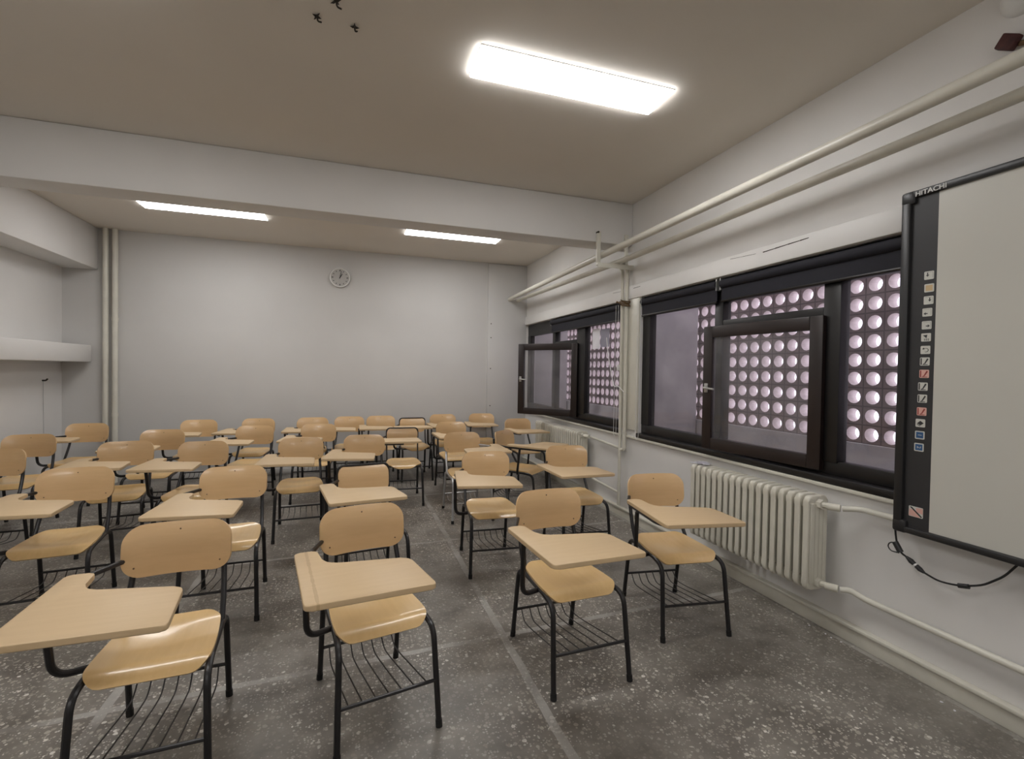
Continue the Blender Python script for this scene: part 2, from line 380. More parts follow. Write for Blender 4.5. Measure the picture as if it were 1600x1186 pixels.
# roller blinds (rolled up at the window heads)
def blind(y0, y1, zb, label, cords):
    r = thing('roller_blind', label, 'blind', (2.70, (y0+y1)/2, zb), 0, 'navy roller blinds at the window heads')
    d = (y1-y0)/2; h = ZH-0.006-zb
    bm = B(); add_box(bm, -0.006, -d, 0.0, 0.0, d, h*0.75); obj('fabric', bm, 'blind', r)
    bm = B(); add_tube(bm, [(0.0, -d, h-0.045), (0.0, d, h-0.045)], 0.034, 16); obj('roll', bm, 'blind', r)
    bm = B(); add_tube(bm, [(-0.003, -d, 0.0), (-0.003, d, 0.0)], 0.010, 8); obj('hem_bar', bm, 'frame', r)
    for e in (d, -d-0.008): box_obj('end_bracket', 'steel', (-0.02, e, h-0.09, 0.02, e+0.008, h), r)
    for yy, zz, gap in cords:
        bm = B(); y = yy-(y0+y1)/2
        add_tube(bm, [(-0.05, y-gap/2, h-0.03), (-0.052, y-gap/2, zz-zb+0.03), (-0.052, y, zz-zb), (-0.052, y+gap/2, zz-zb+0.03), (-0.05, y+gap/2, h-0.03)], 0.0022, 6, 0.02)
        obj('bead_cord', bm, 'white', r)
    return r
blind(3.085, 4.105, 2.055, 'short navy roller blind over the far pane of the near window', [(4.085, 0.84, 0.05)])
blind(1.20, 3.035, 2.058, 'long navy roller blind over the near window, running behind the interactive board', [])
blind(4.49, 6.36, 2.05, 'navy roller blind over the far window beside the wall clock corner', [(4.50, 0.82, 0.05)])

# ------------------------------------------------------------------ outside: claustra screen, fins, ledge
def screen():
    bm = B(); s, r0, r1, x0, x1 = 0.1335, 0.049, 0.045, 3.50, 3.585
    ny, nz, nseg = 50, 15, 16; ya, za = 0.908, 1.015
    for j in range(ny):
        for k in range(nz):
            cy = ya + (j+0.5)*s; cz = za + (k+0.5)*s; h = s/2
            def rings(x, r):
                circ = []; sq = []
                for q in range(nseg):
                    a = 2*math.pi*q/nseg; c, d = math.cos(a), math.sin(a); m = max(abs(c), abs(d))
                    circ.append(bm.verts.new((x, cy+r*c, cz+r*d))); sq.append(bm.verts.new((x, cy+h*c/m, cz+h*d/m)))
                return circ, sq
            cA, sA = rings(x0, r0); cB, sB = rings(x1, r1)
            for q in range(nseg):
                n = (q+1) % nseg
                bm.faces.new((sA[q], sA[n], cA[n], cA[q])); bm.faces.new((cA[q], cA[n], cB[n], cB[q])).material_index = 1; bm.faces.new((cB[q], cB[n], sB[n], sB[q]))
    o = obj('wall_screen', bm, make_block_mat(s, ya, za), None, smooth=0)
    o.data.materials.append(MT['hole_lit'])
    return struct(o)
def make_block_mat(s, ya, za):
    m, t, p = nt_mat('claustra_blocks'); L = t.links.new
    tc = N(t, 'ShaderNodeTexCoord'); sp = N(t, 'ShaderNodeSeparateXYZ'); L(tc.outputs['Object'], sp.inputs[0])
    def edge(o, off):
        a = N(t, 'ShaderNodeMath', operation='ADD'); a.inputs[1].default_value = -off+s*40; L(o, a.inputs[0])
        b = N(t, 'ShaderNodeMath', operation='DIVIDE'); b.inputs[1].default_value = s; L(a.outputs[0], b.inputs[0])
        c = N(t, 'ShaderNodeMath', operation='FRACT'); L(b.outputs[0], c.inputs[0])
        d = N(t, 'ShaderNodeMath', operation='SUBTRACT'); d.inputs[1].default_value = 0.5; L(c.outputs[0], d.inputs[0])
        e = N(t, 'ShaderNodeMath', operation='ABSOLUTE'); L(d.outputs[0], e.inputs[0]); return e.outputs[0]
    mx = N(t, 'ShaderNodeMath', operation='MAXIMUM'); L(edge(sp.outputs[1], ya), mx.inputs[0]); L(edge(sp.outputs[2], za), mx.inputs[1])
    n = noise(t, coords(t), 4, 5); r = ramp(t, n, [(0.3, (0.21, 0.16, 0.16, 1)), (0.7, (0.31, 0.24, 0.24, 1))])
    g = ramp(t, mx.outputs[0], [(0.455, (0, 0, 0, 1)), (0.47, (1, 1, 1, 1))])
    mix = N(t, 'ShaderNodeMix', data_type='RGBA'); L(g.outputs[0], mix.inputs[0]); L(r.outputs[0], mix.inputs[6]); mix.inputs[7].default_value = (0.12, 0.095, 0.095, 1)
    L(mix.outputs[2], p.inputs['Base Color']); p.inputs['Roughness'].default_value = 0.9
    return m
screen()
bm = B()
add_box(bm, 3.46, 0.2, 0.0, 3.64, 7.9, 1.015); add_box(bm, XR+0.16, 0.2, 0.0, 3.46, 7.9, 0.80)   # parapet and balcony ledge
add_box(bm, XR+0.16, 0.2, 2.80, 2.90, 7.9, 2.95)                                                  # added unseen eave over the windows, cut back to let sky light in
struct(obj('wall_parapet', bm, 'concrete'))
bm = B(); add_box(bm, XR+0.16, 4.20, 0.80, 3.44, 4.42, 2.80, bev=0.01); add_box(bm, XR+0.16, 7.42, 0.80, 3.44, 7.64, 2.80, bev=0.01)
add_box(bm, XR+0.16, 0.6, 0.80, 3.44, 0.8, 2.80, bev=0.01)
struct(obj('wall_fins', bm, 'concrete'))

# ================================================================== CEILING LIGHTS
def ceiling_light(x, y, label, drop=0.021, hy=0.130):
    r = thing('ceiling_light', label, 'light', (x+0.6, y+0.15-(0.142-hy), H), 0, 'LED ceiling panels')
    bm = B()
    for d in ((-0.6,-hy-0.008,0.6,-hy), (-0.6,hy,0.6,hy+0.008), (-0.6,-hy,-0.592,hy), (0.592,-hy,0.6,hy)):
        add_box(bm, d[0], d[1], -0.005, d[2], d[3], 0.0)
    obj('frame', bm, 'white', r)
    bm = B(); add_box(bm, -0.597, -hy-0.004, -drop, 0.597, hy+0.004, -0.0055, bev=0.003); obj('diffuser', bm, 'led', r)
    return r
ceiling_light(0.63, 2.49, 'large bright LED panel on the ceiling in front of the beam')
ceiling_light(-2.13, 2.30, 'LED panel above the left front chairs, just over the top edge')
ceiling_light(-2.13, 5.96, 'LED panel behind the beam, on the left above the back rows', 0.012, 0.142)
ceiling_light(0.62, 5.96, 'LED panel behind the beam, on the right above the back rows', 0.012, 0.142)
ceiling_light(-2.13, -0.95, 'LED panel on the ceiling behind the viewer, left side')
ceiling_light(0.63, -0.95, 'LED panel on the ceiling behind the viewer, right side')
# little metal hooks left in the ceiling
def ceil_hook(x, y, rz, label):
    o = thing('ceiling_hook', label, 'hook', (x, y, H), rz, 'small hooks in the ceiling')
    bm = B()
    for k in range(4):
        a = k*math.pi/2; c, s_ = math.cos(a), math.sin(a); L = 0.034 if k % 2 else 0.024
        vs = [bm.verts.new(p) for p in ((0.006*-s_, 0.006*c, -0.001), (L*c, L*s_, -0.006), (0.006*s_, -0.006*c, -0.001), (0.3*L*c, 0.3*L*s_, -0.014))]
        bm.faces.new((vs[0], vs[1], vs[3])); bm.faces.new((vs[1], vs[2], vs[3])); bm.faces.new((vs[2], vs[1], vs[0]))
    obj('anchor', bm, 'dark', o, smooth=0)
    tube_obj('prong', 'dark', [(0, 0, 0), (0.003, -0.004, -0.03), (0.012, -0.022, -0.038)], 0.004, o, 8, 0.01)
ceil_hook(-0.174, 2.563, 0.5, 'small dark ceiling hook, left one of the three above the room centre')
ceil_hook(0.0, 2.579, 0.0, 'small dark ceiling hook, right one of the three, shaped like a star')
ceil_hook(-0.083, 2.43, 0.9, 'small dark ceiling hook at the very top edge of the photo')

# ================================================================== TABLET-ARM CHAIRS
RT = 0.0125
def back_shell(bm, w, top, bot, cr, sag, tilt, yc, thick=0.011):
    cx, cz = 0.0, (top+bot)/2; hw, hh = w, (top-bot)/2
    # superellipse-like rounded rectangle filled by a grid mapped from the square
    def fn(u, v):
        a = 2*u-1; b = 2*v-1
        # squircle mapping: pull corners in by corner radius
        x = a*hw; z = b*hh
        ex = max(0.0, abs(x)-(hw-cr)); ez = max(0.0, abs(z)-(hh-cr))
        mxe = max(ex, ez)
        if ex > 0 and ez > 0:
            d = math.hypot(ex, ez); k = mxe/d
            x = math.copysign(hw-cr+ex*k, x); z = math.copysign(hh-cr+ez*k, z)
        y = yc - sag*(x/hw)**2 + tilt*z + 1.6*max(0.0, z)**2          # the top edge curls away from the sitter
        return (x, y, cz+z), (-2*sag*x/hw**2, -1, tilt + 3.2*max(0.0, z))
    add_grid(bm, 22, 16, fn, thick)
def seat_shell(bm, style):
    L, yr = 0.388, 0.187
    cf = 0.055 if style == 1 else 0.13
    def fn(u, v):
        a, b = 2*u-1, v                         # b: 0 rear .. 1 front
        hw = 0.168 + 0.024*math.sin(min(1.0, b/0.8)*math.pi/2) - (0.006*max(0, (b-0.8)/0.2) if style == 1 else 0.012*max(0, (b-0.8)/0.2))
        x = a*hw; d = b*L
        cr = cf if b > 0.5 else 0.06
        ex = max(0.0, abs(x)-(hw-cr)); ed = max(0.0, (d-(L-cr)) if b > 0.5 else (cr-d))
        if ex > 0 and ed > 0:
            k = max(ex, ed)/math.hypot(ex, ed); x = math.copysign(hw-cr+ex*k, x); d = (L-cr+ed*k) if b > 0.5 else (cr-ed*k)
        bb_ = d/L
        z = 0.440 - 0.016*math.exp(-(a/0.65)**2)*math.exp(-((bb_-0.42)/0.32)**2)
        dz = 0.0
        t0 = 0.82
        if bb_ > t0:
            q = (bb_-t0)/(1-t0); z -= 0.040*q**2.2; dz = 0.040*2.2*q**1.2/((1-t0)*L)
        if bb_ < 0.18: z += 0.014*((0.18-bb_)/0.18)**2
        return (x, yr-d, z), (0, -dz, 1)
    add_grid(bm, 20, 26, fn, 0.012)
def tablet_poly(mirror, rect=False):
    if rect: P = [(-0.31, -0.16), (-0.31, -0.45), (0.17, -0.45), (0.145, -0.16)]; R = [0.03]*4
    else:
        P = [(-0.33, 0.01), (-0.328, -0.495), (0.117, -0.510), (0.092, -0.222), (-0.228, -0.152), (-0.243, 0.01)]
        R = [0.02, 0.025, 0.02, 0.035, 0.05, 0.02]
    if mirror: P = [(-x, y) for x, y in P][::-1]; R = R[::-1]
    return round_poly([(x, y) for x, y in P], R)
def make_chair(kind='std', metal='black', tab='tab', mirror=False):
    zt = 0.702 if kind == 'std' else 0.716
    root = bpy.data.objects.new('tablet_arm_chair', None); COL.objects.link(root)
    root.empty_display_size = 0.1
    mt = metal; ms = -1 if mirror else 1
    for s in (-1, 1):
        bm = B(); add_tube(bm, [(s*0.205, -0.28, 0.014), (s*0.192, -0.235, 0.405), (s*0.186, -0.12, 0.415)], RT, 10, 0.07)
        lg = obj('leg', bm, mt, root)
        bm = B(); add_tube(bm, [(s*0.2055, -0.282, 0.0), (s*0.2045, -0.2785, 0.03)], 0.0145, 10); obj('rubber_foot', bm, 'rubber', lg)
        bm = B(); add_tube(bm, [(s*0.185, 0.28, 0.014), (s*0.181, 0.215, 0.405), (s*0.180, 0.11, 0.415)], RT, 10, 0.06)
        lg = obj('leg', bm, mt, root)
        bm = B(); add_tube(bm, [(s*0.1853, 0.283, 0.0), (s*0.1848, 0.277, 0.03)], 0.0145, 10); obj('rubber_foot', bm, 'rubber', lg)
        tube_obj('seat_rail', mt, [(s*0.186, -0.125, 0.415), (s*0.180, 0.115, 0.415)], RT, root)
        if kind == 'std':
            tube_obj('backrest_post', mt, [(s*0.1775, 0.13, 0.405), (s*0.174, 0.20, 0.50), (s*0.166, 0.258, 0.62), (s*0.160, 0.272, 0.745)], 0.0115, root, 10, 0.06)
    if kind == 'rim':
        loop = [(-0.176, 0.13, 0.405), (-0.178, 0.215, 0.52), (-0.181, 0.258, 0.70), (-0.181, 0.266, 0.796), (0.181, 0.266, 0.796), (0.181, 0.258, 0.70), (0.178, 0.215, 0.52), (0.176, 0.13, 0.405)]
        tube_obj('backrest_tube', mt, loop, 0.0085, root, 10, 0.06)
    for yy in (-0.13, 0.12): tube_obj('seat_crossbar', mt, [(-0.178, yy, 0.413), (0.178, yy, 0.413)], 0.009, root, 8)
    bm = B(); seat_shell(bm, 1 if kind == 'std' else 2); obj('seat', bm, 'seat', root, 60)
    bm = B()
    if kind == 'std': back_shell(bm, 0.197, 0.822, 0.610, 0.072, 0.034, 0.10, 0.246)
    else: back_shell(bm, 0.178, 0.796, 0.595, 0.060, 0.008, 0.08, 0.244)
    bk = obj('backrest', bm, 'back', root, 60)
    if kind == 'std':
        for sx, sz in ((0, 0.79), (-0.155, 0.652), (0.155, 0.652)):
            y = 0.246 - 0.034*(sx/0.197)**2 + 0.10*(sz-0.716) + 1.6*max(0.0, sz-0.716)**2
            tube_obj('screw', 'screw', [(sx, y-0.0018, sz), (sx, y+0.004, sz)], 0.0036, bk, 8)
    # support tube that curves out and up to the tablet, and the bar carrying it back to the backrest
    tube_obj('arm_support', mt, [(-ms*0.184, -0.06, 0.412), (-ms*0.292, -0.10, 0.416), (-ms*0.304, -0.135, zt-0.012)], RT, root, 10, 0.085)
    tube_obj('arm_rail', mt, [(-ms*0.24, -0.42, zt-0.0108), (-ms*0.290, -0.35, zt-0.0108), (-ms*0.283, 0.03, zt-0.0108), (-ms*0.172, 0.258, zt-0.018)], 0.0105, root, 8, 0.06)
    bm = B(); add_prism(bm, tablet_poly(mirror), zt, zt+0.020, 0.004, 2)
    obj('tablet', bm, tab, root, 50)
    # wire book rack under the seat
    bm = B()
    add_tube(bm, [(-0.198, -0.262, 0.190), (0.198, -0.262, 0.190)], 0.0075, 8); add_tube(bm, [(-0.183, 0.252, 0.165), (0.183, 0.252, 0.165)], 0.0075, 8)
    for k in range(7):
        f = -1 + 2*(k+0.5)/7
        add_tube(bm, [(f*0.185, -0.262, 0.188), (f*0.178, 0.10, 0.125), (f*0.176, 0.20, 0.115), (f*0.172, 0.252, 0.165)], 0.003, 6, 0.05)
    obj('book_rack', bm, mt, root)
    return root
def rim_rect(root):      # swap the L-shaped tablet for the straight one carried on a steel tray
    for ch in list(root.children):
        if ch.name.startswith('tablet'):
            bm = B(); add_prism(bm, tablet_poly(False, True), 0.716, 0.736, 0.004, 2); ch.data = obj_mesh(bm, 'tab')
        if ch.name.startswith('arm_rail'):
            bm = B(); add_box(bm, -0.30, -0.43, 0.698, -0.02, -0.40, 0.7165, bev=0.003); add_tube(bm, [(-0.292, -0.40, 0.706), (-0.285, -0.02, 0.706), (-0.185, 0.262, 0.70)], 0.0105, 8, 0.06)
            add_tube(bm, [(0.14, -0.20, 0.708), (0.185, 0.262, 0.700)], 0.008, 8)
            ch.data = obj_mesh(bm, 'black')
    return root
def obj_mesh(bm, mat):
    o = obj('tmp', bm, mat); me = o.data; bpy.data.objects.remove(o); return me
P_STD = make_chair(); P_WORN = make_chair(tab='tab_worn'); P_RIM = make_chair('rim'); P_RECT = rim_rect(copy_tree(P_RIM))
P_SILVER = make_chair(metal='silver', mirror=True)
used = set()
def place_chair(proto, x, y, deg, label, tab=None):
    if proto.name in used: o = copy_tree(proto)
    else: o = proto; used.add(proto.name)
    o.location = (x, y, 0); o.rotation_euler = (0, 0, math.radians(deg))
    tag(o, label, 'chair', 'tablet-arm chairs in rows')
    if tab:                                   # tablets that have swivelled a little on their arm
        for ch in o.children:
            if ch.name.split('.')[0] in ('tablet', 'arm_rail'):
                f = 1.0 if ch.name.startswith('tablet') else 0.0
                ch.location = (tab[0]*f, tab[1]*f, 0); ch.rotation_euler = (0, 0, math.radians(tab[2]*f))
    return o
T = 'beech tablet-arm chair '
# front row
place_chair(P_STD, -0.68, 2.172, 3.3, T + 'nearest the camera at left, tablet cut by the photo edge', (0.03, 0.01, -1))
place_chair(P_WORN, 0.108, 2.23, 11.4, T + 'in the front row centre, brown groove worn along its tablet', (0, -0.01, -2.5))
place_chair(P_STD, 1.08, 2.292, 2.8, T + 'in the front row, just right of the pale floor strip', (-0.01, -0.01, 1))
place_chair(P_STD, 1.90, 2.513, -7.4, T + 'in the front row beside the large near radiator')
# second row
place_chair(P_STD, -1.65, 3.61, 6.8, T + 'at left behind the nearest chair, second row, worn seat fully visible', (0.08, -0.005, -8))
place_chair(P_STD, -0.73, 3.43, 2.2, T + 'in the second row, between the nearest left and front centre chairs', (0.07, -0.06, -6.5))
place_chair(P_RIM, 0.135, 3.42, 9.3, T + 'with black tube round its backrest, directly behind the front centre chair')
place_chair(P_STD, 1.05, 3.63, -3.8, T + 'in the second row, left behind the chair beside the floor strip', (0.04, -0.03, -6))
place_chair(P_STD, 1.85, 3.78, -4.2, T + 'in the second row by the window wall, below the pier', (-0.04, -0.02, 5))
# third row
place_chair(P_STD, -2.62, 4.60, 3.0, T + 'cut off by the left photo edge, third row')
place_chair(P_STD, -1.83, 4.86, 9.0, T + 'in the third row, second from the left wall', (0.06, 0, -7))
place_chair(P_STD, -1.25, 4.72, -2.5, T + 'in the third row, third from the left wall, unlit brown backrest', (0.04, 0, -1))
place_chair(P_STD, -0.43, 4.79, 4.0, T + 'in the third row, fourth from left, whole seat visible', (0.05, -0.06, -6))
place_chair(P_STD, 0.12, 4.89, -3.8, T + 'in the third row behind the rim-backed second-row chair', (0.05, -0.04, -6))
place_chair(P_SILVER, 1.15, 4.90, 1.0, 'beech tablet-arm chair with bare silver legs and wire rack, third row')
place_chair(P_STD, 1.80, 5.02, 42, T + 'turned sideways toward the window, third row, bright glare on its backrest')
# fourth row
place_chair(P_STD, -2.85, 5.53, 6.0, T + 'in the fourth row against the left wall')
place_chair(P_STD, -1.86, 5.72, 1.0, T + 'in the fourth row, second from the left wall')
place_chair(P_STD, -1.06, 5.95, -5.5, T + 'in the fourth row, third from left, hiding another chair')
place_chair(P_STD, -0.385, 6.00, -6.0, T + 'in the fourth row, fourth from the left')
place_chair(P_RECT, 0.575, 5.62, -2.5, T + 'with rimmed back and straight tablet, the nearer one')
place_chair(P_STD, 1.25, 5.97, 3.0, T + 'in the fourth row behind the silver-legged chair')
place_chair(P_STD, 2.265, 6.24, 5.0, T + 'in front of the far radiator below the open far casement')
# back row
place_chair(P_STD, -2.83, 6.50, 1.5, T + 'in the left back corner beside the wall pipes')
place_chair(P_STD, -1.78, 6.73, 3.5, T + 'in the back row, second from the left corner')
place_chair(P_STD, -1.165, 6.80, -6.5, T + 'in the back row, only its backrest top showing over another chair')
place_chair(P_STD, -0.485, 6.83, 0.0, T + 'in the back row, fourth from left, below and left of the clock')
place_chair(P_STD, -0.035, 6.90, -5.0, T + 'in the back row, fifth from left, right below the clock')
place_chair(P_STD, 0.412, 6.95, 0.0, T + 'in the back row, just left of the far rim-backed chair')
place_chair(P_RECT, 0.85, 6.80, 1.3, T + 'with rimmed back and straight tablet, the farther one')
place_chair(P_STD, 1.34, 7.06, 3.4, T + 'in the back row, just right of the far rim-backed chair')
place_chair(P_STD, 1.92, 7.10, -6.2, T + 'in the back row, rightmost, against the back wall pier')

# ================================================================== RADIATORS AND PIPES
def radiator(y0, y1, n, label):
    z0, z1 = 0.255, 0.80; xa, xb = 2.505, 2.655
    r = thing('radiator', label, 'radiator', ((xa+xb)/2, (y0+y1)/2, z0), 0, 'cast column radiators under the windows')
    pitch = (y1-y0)/n; hx = (xb-xa)/2; hz = z1-z0
    bm = B()
    # one section: front and rear column tubes joined by rounded top and bottom heads
    prof = round_poly([(-hx, 0.0), (hx, 0.0), (hx, hz), (-hx, hz)], 0.035, 5)
    vsA = []; 
    def ring(poly, ya, yb, b):
        lo = [bm.verts.new((p[0], ya, p[1])) for p in poly]; hi = [bm.verts.new((p[0], yb, p[1])) for p in poly]; k = len(poly)
        f0 = bm.faces.new(lo); f1 = bm.faces.new(hi[::-1])
        for i in range(k): bm.faces.new((lo[i], lo[(i+1) % k], hi[(i+1) % k], hi[i]))
        bmesh.ops.bevel(bm, geom=list(f0.edges)+list(f1.edges), offset=b, segments=3, profile=0.5, affect='EDGES')
    head = 0.070
    for za_, zb_ in ((0.0, head), (hz-head, hz)):
        lo_ = za_ < 0.1
        pr = [(-hx, za_), (hx, za_), (hx, zb_), (-hx, zb_)]
        ring(round_poly(pr, [0.030, 0.030, 0.006, 0.006] if lo_ else [0.006, 0.006, 0.030, 0.030], 5), -0.0185, 0.0185, 0.011)
    for xa_, xb_, hw_ in ((-hx, -hx+0.016, 0.0185), (-hx+0.016, hx-0.016, 0.009), (hx-0.016, hx, 0.0185)):
        ring([(xa_, head*0.6), (xb_, head*0.6), (xb_, hz-head*0.6), (xa_, hz-head*0.6)], -hw_, hw_, 0.005)
    for zz in (0.045, hz-0.045): add_tube(bm, [(0, -pitch/2, zz), (0, pitch/2, zz)], 0.022, 12)
    sec = obj('section', bm, 'rad', r, 50); sec.location = (0, y0+pitch/2-(y0+y1)/2, 0)
    for i in range(1, n):
        c = sec.copy(); COL.objects.link(c); c.parent = r; c.location = (0, y0+pitch*(i+0.5)-(y0+y1)/2, 0)
    bm = B(); yy_ = y0+0.002-(y0+y1)/2
    for c_ in range(4):
        xa_ = -hx+0.014+c_*(2*hx-0.028)/4
        add_box(bm, xa_+0.001, yy_, head*0.6, xa_+(2*hx-0.028)/4-0.001, yy_+0.012, hz-head*0.6, bev=0.003)
    obj('end_cover', bm, 'rad', r)
    for zz in (0.045, hz-0.045):
        bm = B(); d = y0-(y0+y1)/2
        add_tube(bm, [(0, d+0.015, zz), (0, d-0.02, zz)], 0.028, 6); add_tube(bm, [(0, d-0.015, zz), (0.02, d-0.055, zz)], 0.016, 10)
        add_tube(bm, [(0.0, d-0.045, zz), (0.03, d-0.10, zz)], 0.021, 12)
        obj('valve', bm, 'rad', r)
    return r
radiator(2.08, 3.12, 18, 'white column radiator under the near window, beside the front row chairs')
radiator(5.10, 6.46, 23, 'white column radiator under the far window, partly hidden by back row chairs')
def pipe(name, pts, r, label, fil=0.06, mat='pipe', group='heating pipes on the window wall'):
    bm = B(); add_tube(bm, pts, r, 14, fil); o = obj(name, bm, mat); tag(o, label, 'pipe', group); return o
pipe('heating_pipe', [(2.365, YF, 2.715), (2.365, 1.2, 2.697), (2.36, 4.2, 2.665), (2.40, YB, 2.645)], 0.031, 'upper of the two long cream pipes running under the ceiling along the window wall', 0)
pipe('heating_pipe', [(2.545, YF, 2.655), (2.545, 1.2, 2.640), (2.54, 4.2, 2.606), (2.54, YB, 2.635)], 0.028, 'lower of the two long cream pipes running under the ceiling along the window wall', 0)
pipe('heating_pipe', [(2.60, 4.415, 2.60), (2.655, 4.415, 2.56), (2.655, 4.405, 0.735), (2.655, 4.41, 0.12)], 0.016, 'left of the two vertical cream pipes on the pier between the windows', 0.03)
pipe('heating_pipe', [(2.60, 4.325, 2.60), (2.655, 4.325, 2.56), (2.655, 4.320, 0.715), (2.655, 4.375, 0.705)], 0.018, 'right of the two vertical cream pipes on the pier between the windows', 0.03)
pipe('heating_pipe', [(2.62, 4.985, 0.755), (2.655, 4.93, 0.74), (2.655, 4.42, 0.715)], 0.014, 'short cream pipe joining the far radiator top to the vertical pipes')
pipe('heating_pipe', [(2.62, 4.985, 0.30), (2.655, 4.93, 0.27), (2.655, 4.42, 0.25)], 0.014, 'short cream pipe joining the far radiator bottom to the vertical pipes')
pipe('heating_pipe', [(2.615, 1.97, 0.755), (2.655, 1.90, 0.770), (2.655, YF, 0.785)], 0.016, 'cream pipe leaving the near radiator top and passing behind the board')
pipe('heating_pipe', [(2.615, 1.97, 0.30), (2.64, 1.93, 0.31), (2.655, 1.86, 0.288), (2.655, YF, 0.282)], 0.016, 'cream pipe leaving the near radiator bottom toward the lower right corner')
# hanger carrying the ceiling pipes in front of the beam
hg = thing('pipe_hanger', 'cream steel hanger bolted to the beam, carrying the two ceiling pipes', 'bracket', (2.3, BY0, 2.59))
def hbox(nm, x0, y0, z0, x1, y1, z1, mat='pipe'): box_obj(nm, mat, (x0-2.3, y0-BY0, z0-2.59, x1-2.3, y1-BY0, z1-2.59), hg, bev=0.002)
hbox('upright', 2.285, BY0-0.028, 2.575, 2.325, BY0-0.0005, 2.885); hbox('upright', 2.60, BY0-0.028, 2.575, 2.635, BY0-0.0005, 2.885)
hbox('cross_channel', 2.285, BY0-0.05, 2.552, 2.69, BY0-0.0, 2.576)
hbox('cross_channel_lip', 2.285, BY0-0.05, 2.530, 2.69, BY0-0.044, 2.5535)
tube_obj('bolt', 'dark', [(2.292-2.3, -0.04, 0.285), (2.292-2.3, 0.0, 0.285)], 0.010, hg, 8)
# rusty wire around the vertical pipes
wr = thing('pipe_wire', 'rusty twisted wire tied round the vertical pipes at window head height', 'wire', (2.655, 4.36, 2.21))
bm = B(); pts = []
for i in range(60):
    a = i/60*2*math.pi*4; pts.append((0.03*math.cos(a), 0.075*math.sin(a)+0.01*math.sin(a*2.3), -0.03+0.06*i/60+0.02*math.sin(a)))
add_tube(bm, pts, 0.006, 6); obj('coil', bm, 'rust', wr)
bm = B(); add_tube(bm, [(-0.02, 0.06, 0.0), (-0.03, 0.11, 0.03), (-0.02, 0.13, 0.02)], 0.006, 6, 0.02); obj('wire_end', bm, 'rust', wr)
# left corner pipes
def corner_pipe(x, label, coll):
    r = thing('corner_pipe', label, 'pipe', (x, YB-0.05, 0), 0, 'vertical pipes in the left back corner')
    tube_obj('pipe_run', 'pipe', [(0, 0, 0), (0, 0, H)], 0.031, r, 16)
    for z in coll:
        bm = B(); add_tube(bm, [(0, 0, z-0.02), (0, 0, z+0.02)], 0.037, 16); add_box(bm, -0.006, 0.03, z-0.012, 0.006, 0.05, z+0.012); obj('collar', bm, 'pipe', r)
corner_pipe(-2.935, 'left of the two vertical pipes in the back left corner', [])
corner_pipe(-2.835, 'right of the two vertical pipes in the back left corner, with two collars', [2.07, 0.86])
# rusty clamp and pale fitting high on the window wall
cl = thing('wall_clamp', 'dark red rusty clamp on the wall above the ceiling pipes, top right', 'clamp', (XR, 1.335, 2.945))
bm = B(); add_box(bm, -0.045, -0.035, -0.03, -0.012, 0.035, 0.03, bev=0.006); o = obj('jaw', bm, 'redbrown', cl); o.rotation_euler = (0.6, 0, 0)
tube_obj('stub', 'rust', [(0, -0.02, -0.01), (-0.03, -0.05, -0.035), (-0.03, -0.16, -0.06)], 0.011, cl, 8, 0.02)
tube_obj('anchor_rod', 'rust', [(0, 0, 0), (-0.03, 0, 0)], 0.008, cl, 8)
bm = B()
prev = None
rings = []
for i in range(9):
    a = math.pi/2*i/8; rr = 0.075*math.cos(a)+0.001; d = 0.055*math.sin(a)
    rings.append([bm.verts.new((-d, rr*math.cos(2*math.pi*k/28), rr*math.sin(2*math.pi*k/28))) for k in range(28)])
for A, Bq in zip(rings, rings[1:]):
    for k in range(28): bm.faces.new((A[k], A[(k+1) % 28], Bq[(k+1) % 28], Bq[k]))
bm.faces.new(rings[0][::-1]); bm.faces.new(rings[-1])
o = obj('wall_fitting', bm, 'white'); o.location = (XR, 1.305, 3.125); tag(o, 'pale domed fitting high on the window wall at the top right photo corner', 'fitting')

# ================================================================== INTERACTIVE BOARD
BX = 2.60       # face plane
YA, YZ, Z0, Z1 = 1.69, -0.30, 0.733, 2.402
bd = thing('interactive_whiteboard', 'large interactive whiteboard with black border and icon strip, in front of window', 'whiteboard', (BX, YA, Z0))
def bb(nm, mat, x0, y0, z0, x1, y1, z1, bev=0.0, par=None): return box_obj(nm, mat, (x0-BX, y0-YA, z0-Z0, x1-BX, y1-YA, z1-Z0), par or bd, bev)
bb('backing_panel', 'brd_frame', BX+0.006, YZ+0.01, Z0+0.01, BX+0.034, YA-0.01, Z1-0.01)
bb('writing_surface', 'brd_white', BX+0.001, YZ+0.03, Z0+0.03, BX+0.008, 1.537, Z1-0.03)
bb('icon_strip', 'brd_black', BX+0.0005, 1.537, Z0+0.03, BX+0.008, YA-0.03, Z1-0.03)
bm = B()
for d in ((YZ, Z0, YA, Z0+0.032), (YZ, Z1-0.034, YA, Z1), (YA-0.042, Z0+0.02, YA, Z1-0.02), (YZ, Z0+0.02, YZ+0.03, Z1-0.02)):
    add_box(bm, -0.016, d[0]-YA, d[1]-Z0, 0.034, d[2]-YA, d[3]-Z0, bev=0.008)
obj('frame', bm, 'brd_frame', bd)
for yy, zz in ((YA-0.03, Z1-0.03), (YA-0.03, Z0+0.03)):
    bb('frame_corner', 'brd_frame', BX-0.018, yy-0.034, zz-0.034, BX+0.034, yy+0.033, zz+0.033, 0.014)
bb('mount_arm', 'brd_frame', BX+0.034, 0.9, 1.10, XR-0.001, 1.0, 1.16); 
